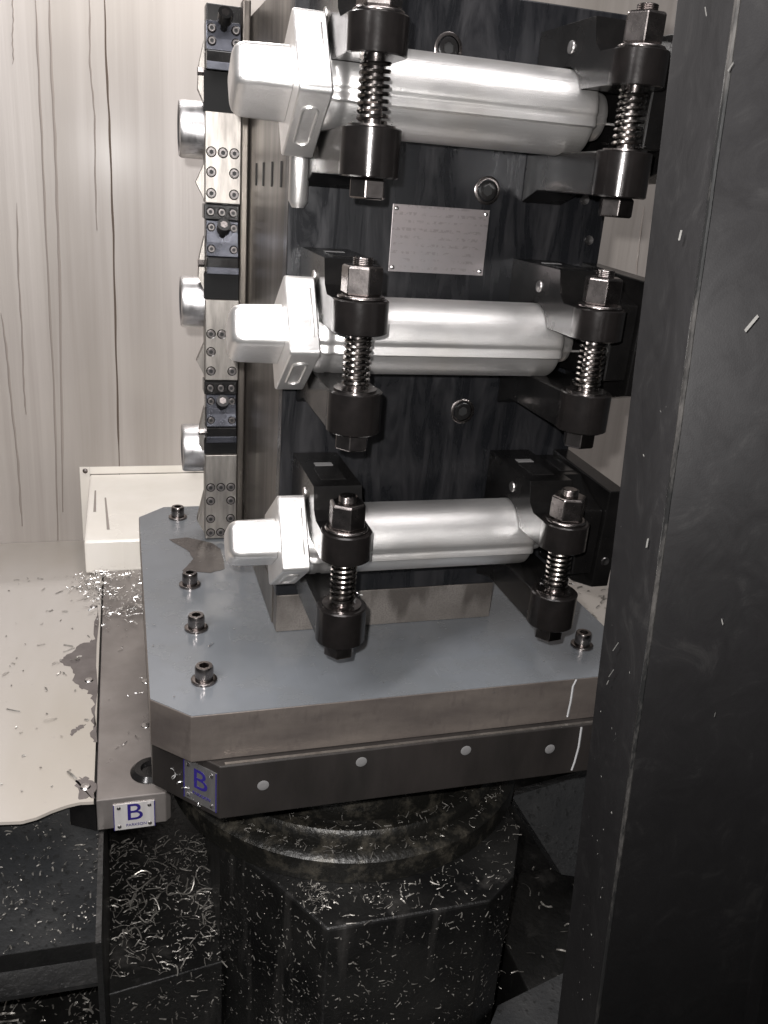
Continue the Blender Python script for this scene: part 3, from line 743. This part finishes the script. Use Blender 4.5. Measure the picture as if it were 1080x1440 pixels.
# ------------------------------------------------------------------ dark pillar (door post) close to the camera
pr = empty('door_post', (.33, -.25, -.45), 'dark grey painted sheet metal door post with folded edge in front of plate', 'post')
def strip3(lo, hi):   # (px top, px bottom) -> 3D points at given y, extended beyond the frame
    pass
def line3(p_top, p_bot, y, ext=.35):
    a, b = at(*p_top, y=y), at(*p_bot, y=y); d = (a-b)
    return a+d*ext, b-d*ext
A = line3((955, 0), (785, 1440), -.150); B = line3((1037, 0), (838, 1440), -.250); C_ = line3((1230, 0), (1046, 1440), -.262); D = line3((1260, 0), (1062, 1440), -.235)
E_ = line3((1900, 0), (1700, 1440), -.235)
prof = []
def bend(P, Q, Rr, r=.006, n=6):
    """rounded fold at Q between P-Q and Q-R for both ends"""
    out = []
    for k in (0, 1):
        p, q, s = P[k], Q[k], Rr[k]; u1, u2 = (p-q).normalized(), (s-q).normalized()
        a, b = q+u1*r, q+u2*r
        out.append([(a*(1-t)**2 + q*2*t*(1-t) + b*t*t) for t in [i/n for i in range(n+1)]])
    return out
chain = [[A[0]], [A[1]]]
Ab = line3((957, 0), (787, 1440), -.080)
for P, Q, Rr in ((Ab, A, B), (A, B, C_), (B, C_, D), (C_, D, E_)):
    b_ = bend(P, Q, Rr, .0022)
    if P is Ab: chain = [[Ab[0]], [Ab[1]]]
    for k in (0, 1): chain[k] += b_[k]
for k in (0, 1): chain[k].append(E_[k])
n = len(chain[0]); NZ = 2
m = MB(); off = Vector((.0, .002, 0))
m.loft([chain[0], chain[1]], False, True)
m.f = [f for f in m.f if not (n-1 in f and 0 in f)]; m.sm = m.sm[:len(m.f)]
o = m.build('post_sheet', 'pillar', pr, loc=-Vector(pr.location), auto=60)
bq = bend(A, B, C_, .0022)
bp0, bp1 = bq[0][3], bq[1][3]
m = MB(); m.tube([bp0.lerp(bp1, i/80)+Vector((random.uniform(-.0002, .0002), 0, 0)) for i in range(81)], .0019, 8); m.build('highlit_worn_edge', 'worn', pr, loc=-Vector(pr.location))  # bead that carries the bend highlight in its colour
md = o.modifiers.new('thickness', 'SOLIDIFY'); md.thickness = .002; md.offset = 0

# ------------------------------------------------------------------ swarf
def chips(name, pts, mat, label, cat, size=(.004, .012), wid=.0009, vert=None):
    """many short curled ribbons lying on the points given"""
    V = []; F = []
    for p in pts:
        L = size[0]*.6+(size[1]*1.5-size[0]*.6)*random.random()**2.6; curl = random.uniform(-2.6, 2.6)*random.random(); az = random.uniform(0, 2*math.pi); wd = wid*random.uniform(.5, 1.3)
        tilt = random.uniform(-.25, .45); k = len(V); x = y = 0.; a = az; ns = 4
        for i in range(ns+1):
            h = .0006+abs(math.sin(i/ns*math.pi))*L*.25*max(0, tilt)+i/ns*L*.2*max(0, tilt)
            nx, ny = -math.sin(a)*wd, math.cos(a)*wd
            V += [(p[0]+x-nx, p[1]+y-ny, p[2]+h), (p[0]+x+nx, p[1]+y+ny, p[2]+h+wd*random.uniform(.2, 1.4))]
            x += math.cos(a)*L/ns; y += math.sin(a)*L/ns; a += curl/ns
        F += [(k+2*i, k+2*i+1, k+2*i+3, k+2*i+2) for i in range(ns)]
    if vert:          # chips clinging to an upright face whose outward normal is (nx, ny): stand each ribbon up about its own point
        nx_, ny_ = vert; W = []
        for j, q in enumerate(V):
            p = pts[j//10]; dx, dy, dz = q[0]-p[0], q[1]-p[1], q[2]-p[2]
            W.append((p[0]-ny_*dx+nx_*dz, p[1]+nx_*dx+ny_*dz, p[2]+dy))
        V = W
    me = bpy.data.meshes.new(name); me.from_pydata(V, [], F); o = link(name, me, mat)
    return tag(o, label, cat, None, 'stuff')
def scat(n, x0, x1, y0, y1, z, f=None):
    out = []; cl = [(random.uniform(x0, x1), random.uniform(y0, y1), random.uniform(.006, .03)) for _ in range(max(3, n//45))]
    while len(out) < n:
        x, y = random.uniform(x0, x1), random.uniform(y0, y1)
        if random.random() < .28:
            q = random.choice(cl); x, y = random.gauss(q[0], q[2]), random.gauss(q[1], q[2])
            if not (x0 < x < x1 and y0 < y < y1): continue
        if f and not f(x, y): continue
        out.append((x, y, z if not callable(z) else z(x, y)))
    return out
def pxscat(n, polybox, z=None, y=None, fade=None):
    u0, v0, u1, v1 = polybox; out = []
    for _ in range(n):
        p = at(random.uniform(u0, u1), random.uniform(v0, v1), z=z, y=y); out.append(tuple(p))
    return out
# on the octagon casting and collar
def in_oct(x, y):
    n = len(oc); c = False
    for i in range(n):
        (xa, ya), (xb, yb) = oc[i], oc[i-1]
        if (ya > y) != (yb > y) and x < (xb-xa)*(y-ya)/(yb-ya)+xa: c = not c
    return c
P = scat(360, .04, .40, -.042, .2, -.2495, lambda x, y: in_oct(x, y) and math.hypot(x-.22, y-.242) > .236)
P += [(.22+r*math.cos(a), .242+r*math.sin(a), -.214) for r, a in ((random.uniform(.212, .226), random.uniform(math.pi, 2*math.pi)) for _ in range(260))]
P += [(.22+r*math.cos(a), .242+r*math.sin(a), -.20) for r, a in ((random.uniform(.19, .206), random.uniform(math.pi, 2*math.pi)) for _ in range(160))]
chips('metal_chips', P, 'dark_chip', 'short bright chips scattered over the black octagonal casting', 'chips', (.002, .008), .0005)
# clinging to the vertical faces of the casting
def face_pts(n, pa, pb, z0, z1):
    return [(pa[0]+(pb[0]-pa[0])*t, pa[1]+(pb[1]-pa[1])*t, random.uniform(z0, z1)) for t in (random.random() for _ in range(n))]
for (pa_, pb_, n_, what) in ((oc[0], oc[1], 620, 'wide front'), (oc[7], oc[0], 420, 'slanted corner'), (oc[6], oc[7], 420, 'receding flank'), (oc[1], oc[2], 150, 'far slanted corner')):
    dx_, dy_ = pb_[0]-pa_[0], pb_[1]-pa_[1]; L_ = math.hypot(dx_, dy_); nx_, ny_ = dy_/L_, -dx_/L_
    chips('clinging_chips', face_pts(n_, (pa_[0]+nx_*.0006, pa_[1]+ny_*.0006), (pb_[0]+nx_*.0006, pb_[1]+ny_*.0006), -.60, -.256), 'dark_chip', 'fine chips clinging to the %s of the black octagonal casting' % what, 'chips', (.0015, .006), .0005, (nx_, ny_))
chips('clinging_chips', face_pts(260, (e1.x, e1.y-.0008), (e2.x-.004, e2.y-.0008), -.6, -.425), 'dark_chip', 'fine chips clinging to the ledge face below the steel bar', 'chips', (.002, .007), .0006, (0, -1))
# sump floor, ledges
P = scat(3500, -.45, .1, -.3, .5, -.6195) + scat(500, .38, .9, -.3, .2, -.4695) + scat(600, .1, .45, -.3, 0, -.6195)
chips('sump_chips', P, 'dark_chip', 'heap of oily chips on the dark sump floor', 'chips', (.006, .018), .0010)
P = scat(800, e1.x, e2.x-.004, e2.y, .32, -.4198)
chips('ledge_chips', P, 'dark_chip', 'curled chips lying on the black ledge under the steel bar', 'chips', (.003, .014), .0006)
nrm_p = []
for _ in range(550):
    s, t = random.random(), random.random(); p = (a1.lerp(a2, s)).lerp(b1.lerp(b2, s), t); nrm_p.append((p.x, p.y, p.z+.001))
chips('chute_chips', nrm_p, 'dark_chip', 'fine chips stuck to the wet grey chute wall', 'chips', (.002, .006), .0007)
# heaps at the foot of the pale box and on the cream sheets
P = []
for u, v, sx, sy, n in ((130, 824, 13, 8, 150), (146, 840, 15, 9, 80), (192, 850, 11, 14, 90), (165, 813, 26, 3, 70), (160, 868, 22, 9, 40)):
    for _ in range(n):
        p = at(random.gauss(u, sx), random.gauss(v, sy), z=ZB); P.append((p.x, p.y, ZB+.002+abs(random.gauss(0, .006)) if p.y < .75 else sheet_z(p.y)+.004))
chips('heaped_chips', P, 'chip', 'silvery chip heap at the foot of the pale box', 'chips', (.004, .013), .0011)
P = []
for _ in range(60):
    u, v = random.uniform(-10, 125), random.uniform(800, 1120)
    p = at(u, v, z=ZB); P.append((p.x, p.y, sheet_z(p.y)+.0005))
chips('scattered_chips', P, 'dark_chip', 'few chips scattered on the cream sheet beside the bar', 'chips', (.004, .014), .0011)
P = []
for _ in range(160):
    p = at(random.uniform(780, 900), random.uniform(780, 900), z=ZB); P.append((p.x, p.y, sheet_z(p.y)+.0005))
chips('far_chips', P, 'dark_chip', 'chips on the cream sheet behind the grey plate', 'chips', (.008, .02), .0012)
# a few on the grey plate, the bar, the springs
P = [(*at(u, v, z=0)[:2], .0004) for u, v in ((214, 910), (232, 908), (300, 905), (220, 880), (540, 960), (700, 975), (765, 930), (330, 885), (245, 980), (262, 714))]
P += [(*at(random.uniform(150, 200), random.uniform(880, 1110), z=ZB)[:2], ZB) for _ in range(14)]
chips('stray_chips', P, 'chip', 'stray chips on the grey plate and steel bar', 'chips', (.003, .008), .0007)
P = []
for r in range(3):
    for X in (XL, XRR):
        for _ in range(20):
            a = random.uniform(0, 6.28); P.append((X+.015*math.cos(a), .015*math.sin(a), .205*r+.1094+abs(random.gauss(0, .004))))
chips('clamp_chips', P, 'chip', 'small chips caught on the clamp washers below the springs', 'chips', (.002, .006), .0006)
# curl of swarf on the pallet corner
pts = []
p0 = at(240, 1083, y=.035)
for i in range(70):
    t = i/69; pts.append((p0.x+.030*t+.003*math.sin(t*40), p0.y-.028*t-.003+.002*math.cos(t*33), p0.z-.026*t+.003*math.cos(t*40)))
m = MB(); m.tube(pts, .0006, 5); tag(m.build('swarf_curl', 'chip'), 'thin silver swarf curl on the pallet corner beside the B plate', 'swarf')
# long curled ribbons on the ledge
for i, (u, v, s) in enumerate(((165, 1265, .016), (200, 1230, .022), (255, 1240, .02), (210, 1275, .014), (290, 1230, .018), (185, 1310, .012))):
    p = at(u, v, z=-.40); pts = [(p.x+s*math.cos(t*.3+i)*(1-t*.012), p.y+s*.8*math.sin(t*.3+i), -.415+.02*(t/20)+.004*math.sin(t)) for t in range(17)]
    m = MB(); m.tube(pts, .0009, 5); tag(m.build('swarf_curl', 'dark_chip'), '%s swarf ribbon on the black ledge below the steel bar' % ('nearly closed ring of', 'widest open curl of', 'large curl between ledge and casting,', 'small half-open curl of', 'curl beside the octagonal casting,', 'smallest tight curl of')[i], 'swarf', 'swarf curls under the bar')
# bright flecks on the post
P = []
for u, v in ((1050, 453), (861, 905), (855, 942), (850, 955), (893, 1108), (908, 1335), (905, 760), (918, 820), (860, 1035), (1010, 870), (985, 18), (1020, 95), (950, 330), (1000, 1000)):
    p = at(u, v, y=-.262 if u > 935 else -.245); P.append((p.x, p.y-.004, p.z))
for _ in range(46):
    t_ = random.choice((random.uniform(.62, .80), random.uniform(.35, .8))); s_ = random.uniform(.1, .9)
    q = A[0].lerp(A[1], t_).lerp(B[0].lerp(B[1], t_), s_); q = q+(CAM-q).normalized()*.0025; P.append((q.x, q.y, q.z))
V = []; F = []
for i, p in enumerate(P):
    L, wd = random.uniform(.002, .0045)*(1.4 if i == 0 else .8 if i < 14 else .32), random.uniform(.0005, .001)*(1.8 if i == 0 else 1 if i < 14 else .5); a = random.uniform(.9, 2.4); k = len(V); dx, dz = math.cos(a)*L, math.sin(a)*L; nx, nz = -math.sin(a)*wd, math.cos(a)*wd
    V += [(p[0]-dx-nx, p[1], p[2]-dz-nz), (p[0]+dx-nx, p[1], p[2]+dz-nz), (p[0]+dx+nx, p[1]-.0008, p[2]+dz+nz), (p[0]-dx+nx, p[1]-.0008, p[2]-dz+nz)]; F.append((k, k+1, k+2, k+3))
me = bpy.data.meshes.new('post_flecks'); me.from_pydata(V, [], F); tag(link('post_flecks', me, 'dust_chip'), 'tiny pale chips stuck on the dark post', 'chips', None, 'stuff')
